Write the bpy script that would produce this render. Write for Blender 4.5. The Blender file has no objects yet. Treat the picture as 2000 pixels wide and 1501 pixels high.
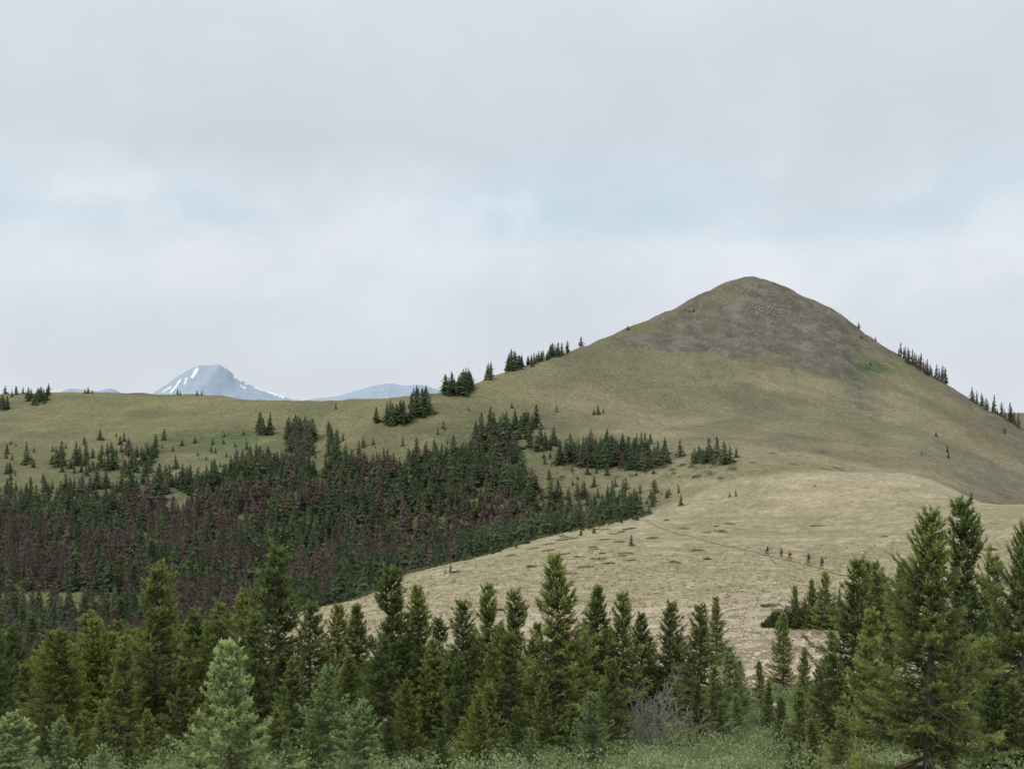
import bpy, math, random
import numpy as np
from mathutils import Vector, Matrix
random.seed(7); RNG=np.random.default_rng(7)
scene=bpy.context.scene
COL=scene.collection
F=2144.0; HZ=800.0
# ------------------------------------------------------------ helpers
def link(o): COL.objects.link(o); return o
def hash2(ix,iy,s):
    h=(ix.astype(np.int64)*374761393+iy.astype(np.int64)*668265263+s*1442695041)&0xffffffff
    h=((h^(h>>13))*1274126177)&0xffffffff
    h=(h^(h>>16))&0xffffffff
    return h/4294967295.0
def vnoise(x,y,s=0):
    ix=np.floor(x); iy=np.floor(y); fx=x-ix; fy=y-iy
    fx=fx*fx*(3-2*fx); fy=fy*fy*(3-2*fy)
    a=hash2(ix,iy,s); b=hash2(ix+1,iy,s); c=hash2(ix,iy+1,s); d=hash2(ix+1,iy+1,s)
    return (a+(b-a)*fx)*(1-fy)+(c+(d-c)*fx)*fy
def fbm(x,y,s=0,o=4):
    t=0;a=.5;n=0
    for i in range(o):
        t=t+a*vnoise(x*2**i+17.3*i,y*2**i-9.1*i,s+i); n+=a; a*=.5
    return t/n
def sstep(a,b,x):
    t=np.clip((x-a)/(b-a),0,1); return t*t*(3-2*t)
def pchip(xs,ys,xq):
    xs=np.asarray(xs,float); ys=np.asarray(ys,float); xq=np.clip(np.asarray(xq,float),xs[0],xs[-1])
    h=np.diff(xs); d=np.diff(ys)/h; m=np.zeros_like(ys)
    for i in range(1,len(xs)-1):
        if d[i-1]*d[i]>0:
            w1=2*h[i]+h[i-1]; w2=h[i]+2*h[i-1]
            m[i]=(w1+w2)/(w1/d[i-1]+w2/d[i])
    m[0]=d[0]; m[-1]=d[-1]
    k=np.clip(np.searchsorted(xs,xq)-1,0,len(xs)-2)
    t=(xq-xs[k])/h[k]
    return ((1+2*t)*(1-t)**2*ys[k]+t*(1-t)**2*h[k]*m[k]+t*t*(3-2*t)*ys[k+1]+t*t*(t-1)*h[k]*m[k+1])
def mesh_np(name,V,Fc,mats,mi=None,attrs=None,smooth=False,colors=None):
    me=bpy.data.meshes.new(name); V=np.asarray(V,np.float32); Fc=np.asarray(Fc,np.int32)
    k=Fc.shape[1]
    me.vertices.add(len(V)); me.vertices.foreach_set("co",V.ravel())
    me.loops.add(Fc.size); me.loops.foreach_set("vertex_index",Fc.ravel())
    me.polygons.add(len(Fc)); me.polygons.foreach_set("loop_start",np.arange(0,Fc.size,k,dtype=np.int32))
    if mi is not None: me.polygons.foreach_set("material_index",np.asarray(mi,np.int32))
    if smooth: me.polygons.foreach_set("use_smooth",np.ones(len(Fc),bool))
    me.update(calc_edges=True)
    for m in mats: me.materials.append(m)
    for n,a in (attrs or {}).items():
        at=me.attributes.new(n,'FLOAT','POINT'); at.data.foreach_set("value",np.asarray(a,np.float32))
    if colors is not None:
        at=me.attributes.new("tint",'FLOAT_COLOR','POINT')
        c=np.ones((len(V),4),np.float32); c[:,:3]=colors; at.data.foreach_set("color",c.ravel())
    return me
# ------------------------------------------------------------ terrain from image pixel rows at assumed depths, per pixel column
UC=[-300,0,300,560,800,1000,1250,1470,1600,1750,2000,2300]
NEAR={12:[1560]*12,
25:[1520,1520,1515,1510,1505,1502,1500,1500,1500,1500,1500,1500],
40:[1480,1480,1460,1440,1420,1415,1405,1395,1385,1375,1370,1380],
60:[1440,1430,1410,1375,1345,1325,1310,1295,1285,1275,1265,1260],
90:[1400,1390,1360,1300,1262,1240,1225,1215,1210,1205,1195,1190],
130:[1330,1310,1290,1235,1200,1178,1165,1158,1155,1152,1145,1140],
170:[1270,1245,1240,1200,1150,1122,1110,1107,1105,1100,1090,1085],
220:[1210,1170,1170,1215,1120,1080,1060,1055,1050,1042,1035,1030],
270:[1090,1075,1090,1130,1125,1062,1018,998,988,980,985,1000],
320:[1000,1000,1030,1050,1070,1060,985,935,921,922,1010,1050]}
SKY=[(-300,775),(0,768),(130,765),(300,768),(400,770),(500,780),(600,782),(700,779),(800,772),(870,765),(960,736),(1020,715),(1100,690),(1150,672),(1225,640),(1300,608),(1360,579),(1410,553),(1435,544),(1460,541),(1485,545),(1525,557),(1560,573),(1600,588),(1640,610),(1680,642),(1730,677),(1800,717),(1860,757),(1930,800),(2000,838),(2300,980)]
CR=[(-300,560),(0,560),(300,560),(560,520),(800,470),(1000,510),(1250,590),(1470,650),(1750,630),(2000,580),(2300,560)]
US=np.arange(-600,2601,10.0)
DS=np.geomspace(12,1400,520)
SKu=pchip(*zip(*SKY),US); CRu=pchip(*zip(*CR),US)
fr_t=[.12,.25,.5,.75,.9]
FR=[ (-300,[.18,.35,.60,.83,.96]),(800,[.20,.38,.62,.84,.96]),(1000,[.25,.42,.62,.82,.94]),(1250,[.15,.26,.44,.72,.90]),(1470,[.10,.19,.34,.66,.875]),(1750,[-.03,.12,.36,.68,.88]),(2000,[-.03,.15,.45,.75,.92]),(2300,[0,.2,.5,.8,.95])]
nearD=sorted(NEAR)
nearV=np.array([pchip(UC,NEAR[d],US) for d in nearD])
frV=np.array([pchip([a for a,_ in FR],[b[i] for _,b in FR],US) for i in range(5)])
TAB=np.zeros((len(US),len(DS)))
for i,u in enumerate(US):
    C=CRu[i]; S=SKu[i]; v3=nearV[-1,i]; xs=list(nearD); ys=list(nearV[:,i])
    for k,t in enumerate(fr_t):
        xs.append(320+(C-320)*t); ys.append(v3+(S-v3)*frV[k,i])
    xs.append(C); ys.append(S); zc=(HZ-S)/F*C
    for dd,dz in ((45,-7),(130,-38),(300,-100)):
        xs.append(C+dd); ys.append(HZ-(max(zc+dz,-150))/(C+dd)*F)
    for D in (1150,1400): xs.append(D); ys.append(HZ+150/D*F)
    TAB[i]=pchip(xs,ys,DS)
LD=np.log(DS)
def tabV(u,D):
    u=np.clip(u,-600,2599.9); D=np.clip(D,12,1399)
    a=(u+600)/10; i=np.floor(a).astype(int); fa=a-i
    b=(np.log(D)-LD[0])/(LD[1]-LD[0]); j=np.clip(np.floor(b).astype(int),0,len(DS)-2); fb=b-j
    return (TAB[i,j]*(1-fb)+TAB[i,j+1]*fb)*(1-fa)+(TAB[i+1,j]*(1-fb)+TAB[i+1,j+1]*fb)*fa
def height(x,y):
    x=np.asarray(x,float); y=np.asarray(y,float)
    ys=np.maximum(y,12); u=1000+F*x/ys
    z=(HZ-tabV(u,ys))/F*np.minimum(ys,1400)
    near=-1.7+(-4.25+1.7)*np.clip(y/12,0,1)**1.2
    z=np.where(y<12,near,z)
    z=np.where(y>1390,-150.0,z)
    amp=np.interp(y,[0,20,60,200,350,600,900],[0.05,.15,.25,.35,.8,1.3,1.5])
    z=z+amp*(fbm(x/9,y/9,3,4)-.5)*1.4+ .25*(fbm(x/2.2,y/2.2,9,3)-.5)*np.clip(y/40,0,1)
    z=z+np.interp(y,[320,420,900],[0,1,1])*np.clip((u-1100)/250,0,1)*(2.0*(fbm(x/30,y/55,13,3)-.5)+1.1*(fbm(x/5,y/6,14,3)-.5))
    return z
def H1(x,y): return float(height(np.array([x]),np.array([y]))[0])
def range_for(u,v,dmin=20):
    row=tabV(np.full(len(DS),float(u)),DS); ok=(row<=v)&(DS>dmin)
    if not ok.any(): return float(np.interp(u,[a for a,_ in CR],[b for _,b in CR]))
    j=int(np.argmax(ok))
    if j==0 or row[j-1]<=v: return float(DS[j])
    t=(row[j-1]-v)/max(row[j-1]-row[j],1e-6); return float(DS[j-1]+(DS[j]-DS[j-1])*t)
def crest(u): return float(np.interp(u,[a for a,_ in CR],[b for _,b in CR]))
def XY(u,D): return (u-1000)/F*D, D
EU=[300,400,450,500,560,800,1000,1080,1250,1400]; ED=[36,60,110,150,176,224,254,273,292,328]
tp=[(2150,1215),(1950,1170),(1760,1142),(1680,1128),(1608,1111),(1575,1102),(1548,1096),(1527,1090),(1503,1085),(1450,1071),(1400,1060),(1350,1047),(1310,1037),(1280,1026),(1258,1014)]
TPW=np.array([XY(u,range_for(u,v,60)) for u,v in tp]); seg=np.concatenate([[0],np.cumsum(np.hypot(*np.diff(TPW,axis=0).T))])
ss=np.arange(0,seg[-1],.8); cx=pchip(seg,TPW[:,0],ss)+.5*(vnoise(ss/7,ss*0,2)-.5); cy=pchip(seg,TPW[:,1],ss)
def near_trail(x,y,r): return np.min((cx-x)**2+(cy-y)**2)<r*r
# ------------------------------------------------------------ materials
def newmat(name):
    m=bpy.data.materials.new(name); m.use_nodes=True; nt=m.node_tree
    return m,nt,nt.nodes["Principled BSDF"]
def simple(name,col,rough=.7,metal=0,nscale=30,var=.15):
    m,nt,b=newmat(name)
    n=nt.nodes.new("ShaderNodeTexNoise"); n.inputs["Scale"].default_value=nscale
    mr=nt.nodes.new("ShaderNodeMapRange"); mr.inputs["To Min"].default_value=1-var; mr.inputs["To Max"].default_value=1+var
    nt.links.new(n.outputs["Fac"],mr.inputs["Value"])
    vm=nt.nodes.new("ShaderNodeVectorMath"); vm.operation='SCALE'; vm.inputs[0].default_value=col
    nt.links.new(mr.outputs[0],vm.inputs["Scale"]); nt.links.new(vm.outputs[0],b.inputs["Base Color"])
    b.inputs["Roughness"].default_value=rough; b.inputs["Metallic"].default_value=metal
    return m
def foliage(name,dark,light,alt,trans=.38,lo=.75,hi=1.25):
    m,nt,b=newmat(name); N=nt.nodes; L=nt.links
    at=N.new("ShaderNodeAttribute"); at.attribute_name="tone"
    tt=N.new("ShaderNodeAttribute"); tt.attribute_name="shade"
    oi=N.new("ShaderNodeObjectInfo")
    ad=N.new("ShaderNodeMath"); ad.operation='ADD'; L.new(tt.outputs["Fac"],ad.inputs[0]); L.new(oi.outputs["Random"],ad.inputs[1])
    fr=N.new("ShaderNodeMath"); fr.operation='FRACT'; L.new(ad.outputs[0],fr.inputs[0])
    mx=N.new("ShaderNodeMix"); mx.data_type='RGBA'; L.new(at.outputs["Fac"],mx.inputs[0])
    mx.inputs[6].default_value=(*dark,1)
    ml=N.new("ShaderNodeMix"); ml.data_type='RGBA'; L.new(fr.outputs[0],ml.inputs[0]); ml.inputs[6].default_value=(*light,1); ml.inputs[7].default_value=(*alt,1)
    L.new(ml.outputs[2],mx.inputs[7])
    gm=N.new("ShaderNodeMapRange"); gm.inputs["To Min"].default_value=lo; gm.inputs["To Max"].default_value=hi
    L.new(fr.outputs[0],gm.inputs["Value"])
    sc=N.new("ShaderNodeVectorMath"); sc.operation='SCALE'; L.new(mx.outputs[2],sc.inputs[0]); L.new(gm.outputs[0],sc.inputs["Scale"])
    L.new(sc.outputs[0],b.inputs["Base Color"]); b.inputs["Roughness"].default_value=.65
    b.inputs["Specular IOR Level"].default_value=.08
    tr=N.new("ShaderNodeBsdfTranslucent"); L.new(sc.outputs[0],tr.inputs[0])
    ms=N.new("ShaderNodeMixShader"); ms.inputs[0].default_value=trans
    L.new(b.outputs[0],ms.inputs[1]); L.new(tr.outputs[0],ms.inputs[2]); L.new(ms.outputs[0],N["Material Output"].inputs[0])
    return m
M_bark=simple("bark",(.13,.10,.08),.9,0,12,.4)
M_deadwood=simple("dead_wood",(.31,.28,.25),.9,0,12,.3)
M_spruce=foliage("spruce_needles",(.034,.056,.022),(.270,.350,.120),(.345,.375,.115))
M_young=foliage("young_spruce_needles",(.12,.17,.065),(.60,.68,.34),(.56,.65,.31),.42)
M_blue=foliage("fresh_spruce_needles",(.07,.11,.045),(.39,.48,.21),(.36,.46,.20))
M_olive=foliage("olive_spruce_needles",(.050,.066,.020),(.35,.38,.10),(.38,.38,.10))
M_far=foliage("distant_spruce_needles",(.048,.072,.048),(.145,.195,.100),(.180,.212,.092),.30,.7,1.25)  # green lifted and flattened: distance haze put into the needle colours
M_dead=foliage("brown_needles",(.105,.084,.072),(.250,.180,.145),(.205,.176,.148),.28,.75,1.2)  # brown dead needles, lightened to hold the valley haze in the colour
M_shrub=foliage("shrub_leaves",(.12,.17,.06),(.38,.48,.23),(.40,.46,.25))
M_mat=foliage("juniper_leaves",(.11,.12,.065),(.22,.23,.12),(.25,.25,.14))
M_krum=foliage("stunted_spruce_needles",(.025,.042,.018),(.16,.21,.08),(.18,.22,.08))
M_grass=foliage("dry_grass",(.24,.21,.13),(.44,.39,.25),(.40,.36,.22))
def ground_mat():
    m,nt,b=newmat("alpine_ground"); N=nt.nodes; L=nt.links
    ge=N.new("ShaderNodeNewGeometry")
    at=N.new("ShaderNodeAttribute"); at.attribute_name="tint"
    def noise(scale,det,lo,hi,a=.3,bb=.7):
        n=N.new("ShaderNodeTexNoise"); n.inputs["Scale"].default_value=scale; n.inputs["Detail"].default_value=det; n.inputs["Roughness"].default_value=.7
        L.new(ge.outputs["Position"],n.inputs["Vector"])
        r=N.new("ShaderNodeMapRange"); r.inputs["From Min"].default_value=a; r.inputs["From Max"].default_value=bb
        r.inputs["To Min"].default_value=lo; r.inputs["To Max"].default_value=hi; L.new(n.outputs["Fac"],r.inputs["Value"]); return n,r
    n1,r1=noise(3.0,6,.66,1.34); n2,r2=noise(.6,9,.62,1.38); n3,r3=noise(.06,8,.84,1.16)
    m1=N.new("ShaderNodeMath"); m1.operation='MULTIPLY'; L.new(r1.outputs[0],m1.inputs[0]); L.new(r2.outputs[0],m1.inputs[1])
    m2=N.new("ShaderNodeMath"); m2.operation='MULTIPLY'; L.new(m1.outputs[0],m2.inputs[0]); L.new(r3.outputs[0],m2.inputs[1])
    vo=N.new("ShaderNodeTexVoronoi"); vo.inputs["Scale"].default_value=1.1; L.new(ge.outputs["Position"],vo.inputs["Vector"])
    sp=N.new("ShaderNodeMapRange"); sp.inputs["From Min"].default_value=.10; sp.inputs["From Max"].default_value=.22; sp.inputs["To Min"].default_value=1.3; sp.inputs["To Max"].default_value=1
    L.new(vo.outputs["Distance"],sp.inputs["Value"])
    m3=N.new("ShaderNodeMath"); m3.operation='MULTIPLY'; L.new(m2.outputs[0],m3.inputs[0]); L.new(sp.outputs[0],m3.inputs[1])
    sc=N.new("ShaderNodeVectorMath"); sc.operation='SCALE'; L.new(at.outputs["Color"],sc.inputs[0]); L.new(m3.outputs[0],sc.inputs["Scale"])
    L.new(sc.outputs[0],b.inputs["Base Color"]); b.inputs["Roughness"].default_value=.95; b.inputs["Specular IOR Level"].default_value=.1
    bp=N.new("ShaderNodeBump"); bp.inputs["Strength"].default_value=.8; bp.inputs["Distance"].default_value=.5
    L.new(n2.outputs["Fac"],bp.inputs["Height"]); L.new(bp.outputs[0],b.inputs["Normal"])
    return m
M_ground=ground_mat()
# ------------------------------------------------------------ terrain mesh
rows=list(np.linspace(-45,0,12)[:-1]); D=0.0
while D<1450: rows.append(D); D+=max(.4,.0075*D) if D<340 or D>700 else 2.2
rows+=list(np.geomspace(1500,60000,30)); rows=np.array(rows)
w=np.concatenate([np.linspace(-2.2,-.56,50)[:-1],np.linspace(-.56,.56,560),np.linspace(.56,2.2,50)[1:]])
GX=w[None,:]*(rows[:,None]+60); GY=np.repeat(rows[:,None],len(w),1)
GZ=height(GX.ravel(),GY.ravel()).reshape(GX.shape)
yy=np.maximum(GY,12); UU=1000+F*GX/yy; VV=HZ-GZ/yy*F
def mixc(a,b,t): return a*(1-t[...,None])+np.array(b)*t[...,None]
n_a=fbm(GX/14,GY/14,21,5); n_b=fbm(GX/45,GY/45,33,5); n_c=fbm(GX/4,GY/4,41,4); n_d=fbm(GX/28,GY/28,51,6); n_e=fbm(GX/9,GY/22,61,5)
c=np.ones(GX.shape+(3,))*np.array((.172,.170,.090))  # olive meadow base, its tone standing in for cloud shadow
c=mixc(c,(.240,.225,.125),sstep(.42,.62,n_b)*.6)
c=mixc(c,(.120,.132,.068),sstep(.5,.66,n_d)*.5)
hillm=sstep(850,1250,UU)*sstep(315,380,GY)
c=mixc(c,(.218,.202,.122),hillm*.8)  # olive-grey hill base, cloud shadow included in the tone
c=mixc(c,(.280,.254,.155),hillm*sstep(.44,.62,n_b)*.7*sstep(690,780,VV))
c=mixc(c,(.325,.285,.178),hillm*sstep(470,340,GY)*sstep(1250,1500,UU)*.75)
c=mixc(c,(.160,.150,.098),hillm*sstep(.46,.62,n_d)*.55)
edge=np.interp(UU,EU,ED)
sad=sstep(0,8,edge+8*(n_a-.5)-GY)*sstep(35,60,GY)
sadr=sstep(1250,1350,UU)*sstep(0,60,350+50*(n_a-.5)-GY)*sstep(35,60,GY)
sad=np.maximum(sad,sadr)*sstep(330,460,UU)
c=mixc(c,(.405,.352,.220),sad)
c=mixc(c,(.315,.280,.165),sad*sstep(.45,.65,n_a)*.7)
c=mixc(c,(.300,.272,.160),sad*sstep(.42,.6,n_d)*.5*sstep(120,190,GY))
c=mixc(c,(.50,.43,.30),sad*sstep(.55,.7,n_c)*.6)
c=mixc(c,(.46,.395,.275),sadr*sstep(275,310,GY)*sstep(1450,1550,UU)*.5)
rk=sad*sstep(140,80,GY+30*(n_a-.5)); c=mixc(c,(.485,.390,.270),rk*.9)
c=mixc(c,(.29,.250,.155),rk*sstep(.5,.62,n_a)*.7)
c=mixc(c,(.62,.52,.39),rk*sstep(.52,.62,n_c)*.7)
ff=sstep(0,6,GY-edge)*sstep(1300,1150,UU)*sstep(345,300,GY)
c=mixc(c,(.165,.165,.082),ff*.7)
fg=sstep(52,40,GY+8*(n_a-.5)); c=mixc(c,(.17,.20,.085),fg)
c=mixc(c,(.25,.22,.15),fg*sstep(.55,.7,n_c)*.5)
def blob(cx_,cy_,rx,ry,ang=0):
    ca,sa=math.cos(ang),math.sin(ang); dx=UU-cx_; dy=VV-cy_
    return np.exp(-(((dx*ca+dy*sa)/rx)**2+((-dx*sa+dy*ca)/ry)**2))
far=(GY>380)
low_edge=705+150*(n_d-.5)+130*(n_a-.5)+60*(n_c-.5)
capm=sstep(-20,70,low_edge-VV)*sstep(1170,1330,UU)*far  # summit cap: grey scree, with the cloud shadow painted into its dark tone
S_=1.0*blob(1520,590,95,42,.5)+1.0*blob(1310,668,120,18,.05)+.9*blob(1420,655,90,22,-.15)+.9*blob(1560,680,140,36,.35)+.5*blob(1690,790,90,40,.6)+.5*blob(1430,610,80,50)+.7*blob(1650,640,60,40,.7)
lineR=sstep(-60,130,(UU-1625)-(VV-640)*1.30)  # right flank, the hill's darker side, toned grey-brown along with the scree
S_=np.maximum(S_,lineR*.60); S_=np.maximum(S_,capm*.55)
scree_shade=sstep(.30,.72,S_*(.15+1.7*(.35*n_a+.25*n_e+.4*n_c)))*far  # scree patches and the painted cloud shadow share this mask
c=mixc(c,(.158,.142,.116),scree_shade*.85)
c=mixc(c,(.108,.099,.085),scree_shade*sstep(.46,.62,n_c)*.6)
c=mixc(c,(.235,.214,.178),scree_shade*sstep(.54,.66,fbm(GX/5,GY/5,77,3))*.6)
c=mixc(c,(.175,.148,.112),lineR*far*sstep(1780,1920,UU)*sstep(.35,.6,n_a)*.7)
c=mixc(c,(.30,.195,.12),far*((blob(1935,872,55,6,.75)+blob(1895,855,24,4,.6)).clip(0,1))*sstep(.35,.6,n_c)*.8)
c=mixc(c,(.170,.155,.125),((UU>1700)&(GY>340)&(GY<470))*sstep(1700,1900,UU)*sstep(.38,.62,.5*n_a+.5*n_c)*.75)
c=mixc(c,(.095,.140,.06),(GY>300)*(blob(440,860,120,25)+blob(1705,718,50,16)+blob(1170,900,130,20)).clip(0,1)*sstep(.36,.52,n_c)*.9)
c=mixc(c,(.250,.235,.115),(GY>300)*(blob(330,785,190,14)).clip(0,1)*.7)
nr,nc=GX.shape
idx=np.arange(nr*nc).reshape(nr,nc)
Q=np.stack([idx[:-1,:-1],idx[:-1,1:],idx[1:,1:],idx[1:,:-1]],-1).reshape(-1,4)
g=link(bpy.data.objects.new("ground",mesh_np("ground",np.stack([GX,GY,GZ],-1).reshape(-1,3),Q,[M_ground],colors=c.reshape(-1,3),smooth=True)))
g["kind"]="structure"; g["label"]="grassy alpine ridge with scree cone and tan saddle"; g["category"]="ground"
# ------------------------------------------------------------ distant mountains
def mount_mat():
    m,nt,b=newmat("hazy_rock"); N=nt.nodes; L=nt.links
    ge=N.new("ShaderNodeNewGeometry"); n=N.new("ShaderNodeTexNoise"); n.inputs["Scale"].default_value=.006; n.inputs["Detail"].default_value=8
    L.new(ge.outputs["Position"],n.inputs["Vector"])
    cr=N.new("ShaderNodeMix"); cr.data_type='RGBA'; cr.inputs[6].default_value=(.33,.42,.52,1); cr.inputs[7].default_value=(.42,.50,.60,1); L.new(n.outputs["Fac"],cr.inputs[0])  # aerial haze put into the rock's blue-grey base colour
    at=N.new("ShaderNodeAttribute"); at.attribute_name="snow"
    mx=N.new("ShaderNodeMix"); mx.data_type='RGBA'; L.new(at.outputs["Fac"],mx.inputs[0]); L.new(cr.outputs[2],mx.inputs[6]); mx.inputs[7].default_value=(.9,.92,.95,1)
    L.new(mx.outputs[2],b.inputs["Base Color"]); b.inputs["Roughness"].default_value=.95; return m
M_mt=mount_mat()
def mountain(prof,DM,seed,label,snow=()):
    us=np.array([p[0] for p in prof],float); vs=np.array([p[1] for p in prof],float)
    uu=np.linspace(us[0],us[-1],420); hz=(HZ-pchip(us,vs,uu))/F*DM+150
    tt=np.linspace(-1,1,90); hw=1500
    U,T=np.meshgrid(uu,tt); X=(U-1000)/F*DM; Y=DM+T*hw
    Z=hz[None,:]*(1-np.abs(T)**1.1)
    rg=fbm(X/260+T*1.5,Y/700,seed,5)-.5
    Z=Z*(1+.45*rg*np.abs(T)**.6)+ (fbm(X/90,Y/90,seed+5,3)-.5)*18
    Z=Z-150
    sn=np.zeros_like(Z); V=HZ-Z/Y*F; Ua=1000+F*X/Y
    for (a,b_,c_,d_,w_) in snow:
        L2=(c_-a)**2+(d_-b_)**2; t=np.clip(((Ua-a)*(c_-a)+(V-b_)*(d_-b_))/L2,0,1)
        dist=np.hypot(Ua-(a+t*(c_-a)),V-(b_+t*(d_-b_))); dist=dist+(fbm(Ua/4,V/4,5,3)-.5)*4
        sn=np.maximum(sn,sstep(w_+.6,w_-.6,dist)*(T<=0.02))
    r,cc=X.shape; id_=np.arange(r*cc).reshape(r,cc)
    Q=np.stack([id_[:-1,:-1],id_[:-1,1:],id_[1:,1:],id_[1:,:-1]],-1).reshape(-1,4)
    o=link(bpy.data.objects.new("distant_mountain",mesh_np("distant_mountain",np.stack([X,Y,Z],-1).reshape(-1,3),Q,[M_mt],attrs={"snow":sn.ravel()},smooth=True)))
    o["kind"]="structure"; o["label"]=label; o["category"]="mountain"
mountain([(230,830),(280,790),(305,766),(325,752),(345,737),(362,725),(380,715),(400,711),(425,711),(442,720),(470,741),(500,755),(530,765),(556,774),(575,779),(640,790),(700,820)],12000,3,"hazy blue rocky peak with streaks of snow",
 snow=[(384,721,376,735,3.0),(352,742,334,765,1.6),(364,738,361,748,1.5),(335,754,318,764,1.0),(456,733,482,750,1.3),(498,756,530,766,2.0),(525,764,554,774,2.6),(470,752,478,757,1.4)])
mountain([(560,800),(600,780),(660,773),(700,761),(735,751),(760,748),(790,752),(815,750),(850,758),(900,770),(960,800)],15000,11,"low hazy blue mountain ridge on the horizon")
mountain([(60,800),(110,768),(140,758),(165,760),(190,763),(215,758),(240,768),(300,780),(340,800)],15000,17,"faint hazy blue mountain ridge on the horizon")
# ------------------------------------------------------------ tree generators (unit height trees)
def norm(a): return a/np.maximum(np.linalg.norm(a,axis=-1,keepdims=True),1e-9)
def tube_np(P,R,k):
    P=np.asarray(P,float); n=len(P); V=[];Fs=[]
    for i in range(n):
        t=P[min(i+1,n-1)]-P[max(i-1,0)]; t=t/np.linalg.norm(t)
        a=np.cross(t,[0,0,1.]) if abs(t[2])<.9 else np.cross(t,[1.,0,0]); a/=np.linalg.norm(a); b=np.cross(t,a)
        for j in range(k):
            th=2*math.pi*j/k; V.append(P[i]+R[i]*(math.cos(th)*a+math.sin(th)*b))
    for i in range(n-1):
        for j in range(k):
            a0=i*k+j;a1=i*k+(j+1)%k
            Fs.append((a0,a1,a1+k)); Fs.append((a0,a1+k,a0+k))
    return V,Fs
def gen_spruce(seed,R,nwh,nbr,ntw,nn,nl,nw,limbs=True,bare=.0,power=.95,ragged=.5):
    r=np.random.default_rng(seed)
    TV=[];TF=[]
    def addt(P,Rr,k):
        v,f=tube_np(P,Rr,k); o=len(TV); TV.extend(v); TF.extend([(a+o,b+o,c_+o) for a,b,c_ in f])
    wob=r.normal(0,.006,(9,2)); wob[0]=0
    hs=np.linspace(-.02,1,9); addt([(wob[i,0],wob[i,1],hs[i]) for i in range(9)],[.018*(1-h)**.8+.0015 for h in np.clip(hs,0,1)],7 if limbs else 4)
    P=[];T=[];Ln=[];To=[]
    lop=r.uniform(0,6.28); lopA=r.uniform(0,.3)
    side_gap=r.uniform(0,6.28,5); gap_h=r.uniform(.15,.8,5)
    for t in (np.linspace(0.0,1,nwh)**.92)*.965+.02:
        rad0=R*((1-t)**power)*min(1,.72+t*1.6)*(1-ragged/2+ragged*r.random())+.014
        nb=nbr if t<.85 else max(4,nbr-2)
        a0=r.uniform(0,6.28)
        for j in range(nb):
            az=a0+6.283*j/nb+r.normal(0,.25)
            L=rad0*(1-ragged*.5+ragged*r.random())*(1+lopA*math.cos(az-lop))
            if r.random()<.08: L*=1.4
            for gg,gh in zip(side_gap,gap_h):
                if abs(t-gh)<.05 and math.cos(az-gg)>.4: L*=.5
            if r.random()<bare: continue
            el=-.24+1.0*t**1.5+r.normal(0,.12)
            d=np.array([math.cos(az),math.sin(az),0]); sd=np.array([-d[1],d[0],0])
            h0=t+r.normal(0,.20/nwh)
            def pt(s): return np.array([0,0,h0])+d*s*L+np.array([0,0,1])*L*(math.tan(el)*s-.34*(1-t)*s+.42*s*s)
            if limbs: addt([pt(0),pt(.5),pt(1)],[.0045*(1-t*.6),.003*(1-t*.5),.001],3)
            k=max(3,int(ntw*(L/R)**.75*(.75+.5*r.random())))
            s=np.sort(r.uniform(.12,1,k)); sg=np.where(np.arange(k)%2==0,1,-1)*r.uniform(.6,1.15,k)
            pts=np.array([pt(q) for q in s])
            dz=np.array([math.tan(el)-.34*(1-t)+.84*q for q in s])
            td=norm(d[None,:]*.8+sd[None,:]*sg[:,None]*.8+np.stack([0*dz,0*dz,dz*.8-.12+r.normal(0,.14,k)],1))
            ln=L*.34*(1.12-s)+.018*(.6+.8*r.random(k))
            bb=r.normal(0,.08)
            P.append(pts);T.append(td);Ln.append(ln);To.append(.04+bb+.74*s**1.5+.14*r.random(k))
            tipd=norm((pt(1)-pt(.8))[None,:]); P.append(pt(.93)[None,:]);T.append(tipd);Ln.append(np.array([.03]));To.append(np.array([.9]))
    kk=8; P.append(np.stack([np.zeros(kk),np.zeros(kk),np.linspace(.93,.985,kk)],1)); T.append(norm(np.concatenate([r.normal(0,.25,(kk,2)),np.ones((kk,1))],1))); Ln.append(np.full(kk,.03)); To.append(np.full(kk,.8))
    P=np.concatenate(P);T=np.concatenate(T);Ln=np.concatenate(Ln);To=np.concatenate(To)
    m=len(P); u=(np.arange(nn)+r.random((m,nn)))/nn
    pos=P[:,None,:]+T[:,None,:]*(Ln[:,None]*u)[...,None]
    rd=norm(r.normal(0,1,(m,nn,3))+np.array([0,0,.25])); dr=norm(T[:,None,:]*.85+rd*.75)
    wv=norm(np.cross(dr,norm(r.normal(0,1,(m,nn,3)))))
    sz=r.uniform(.7,1.25,(m,nn,1))
    A=pos-wv*nw*.5; B=pos+wv*nw*.5; C_=pos+dr*nl*sz
    V=np.stack([A,B,C_],2).reshape(-1,3); Fc=np.arange(len(V)).reshape(-1,3)
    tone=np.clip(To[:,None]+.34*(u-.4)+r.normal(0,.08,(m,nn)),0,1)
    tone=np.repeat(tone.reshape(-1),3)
    return np.array(TV),np.array(TF),V,Fc,tone
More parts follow.
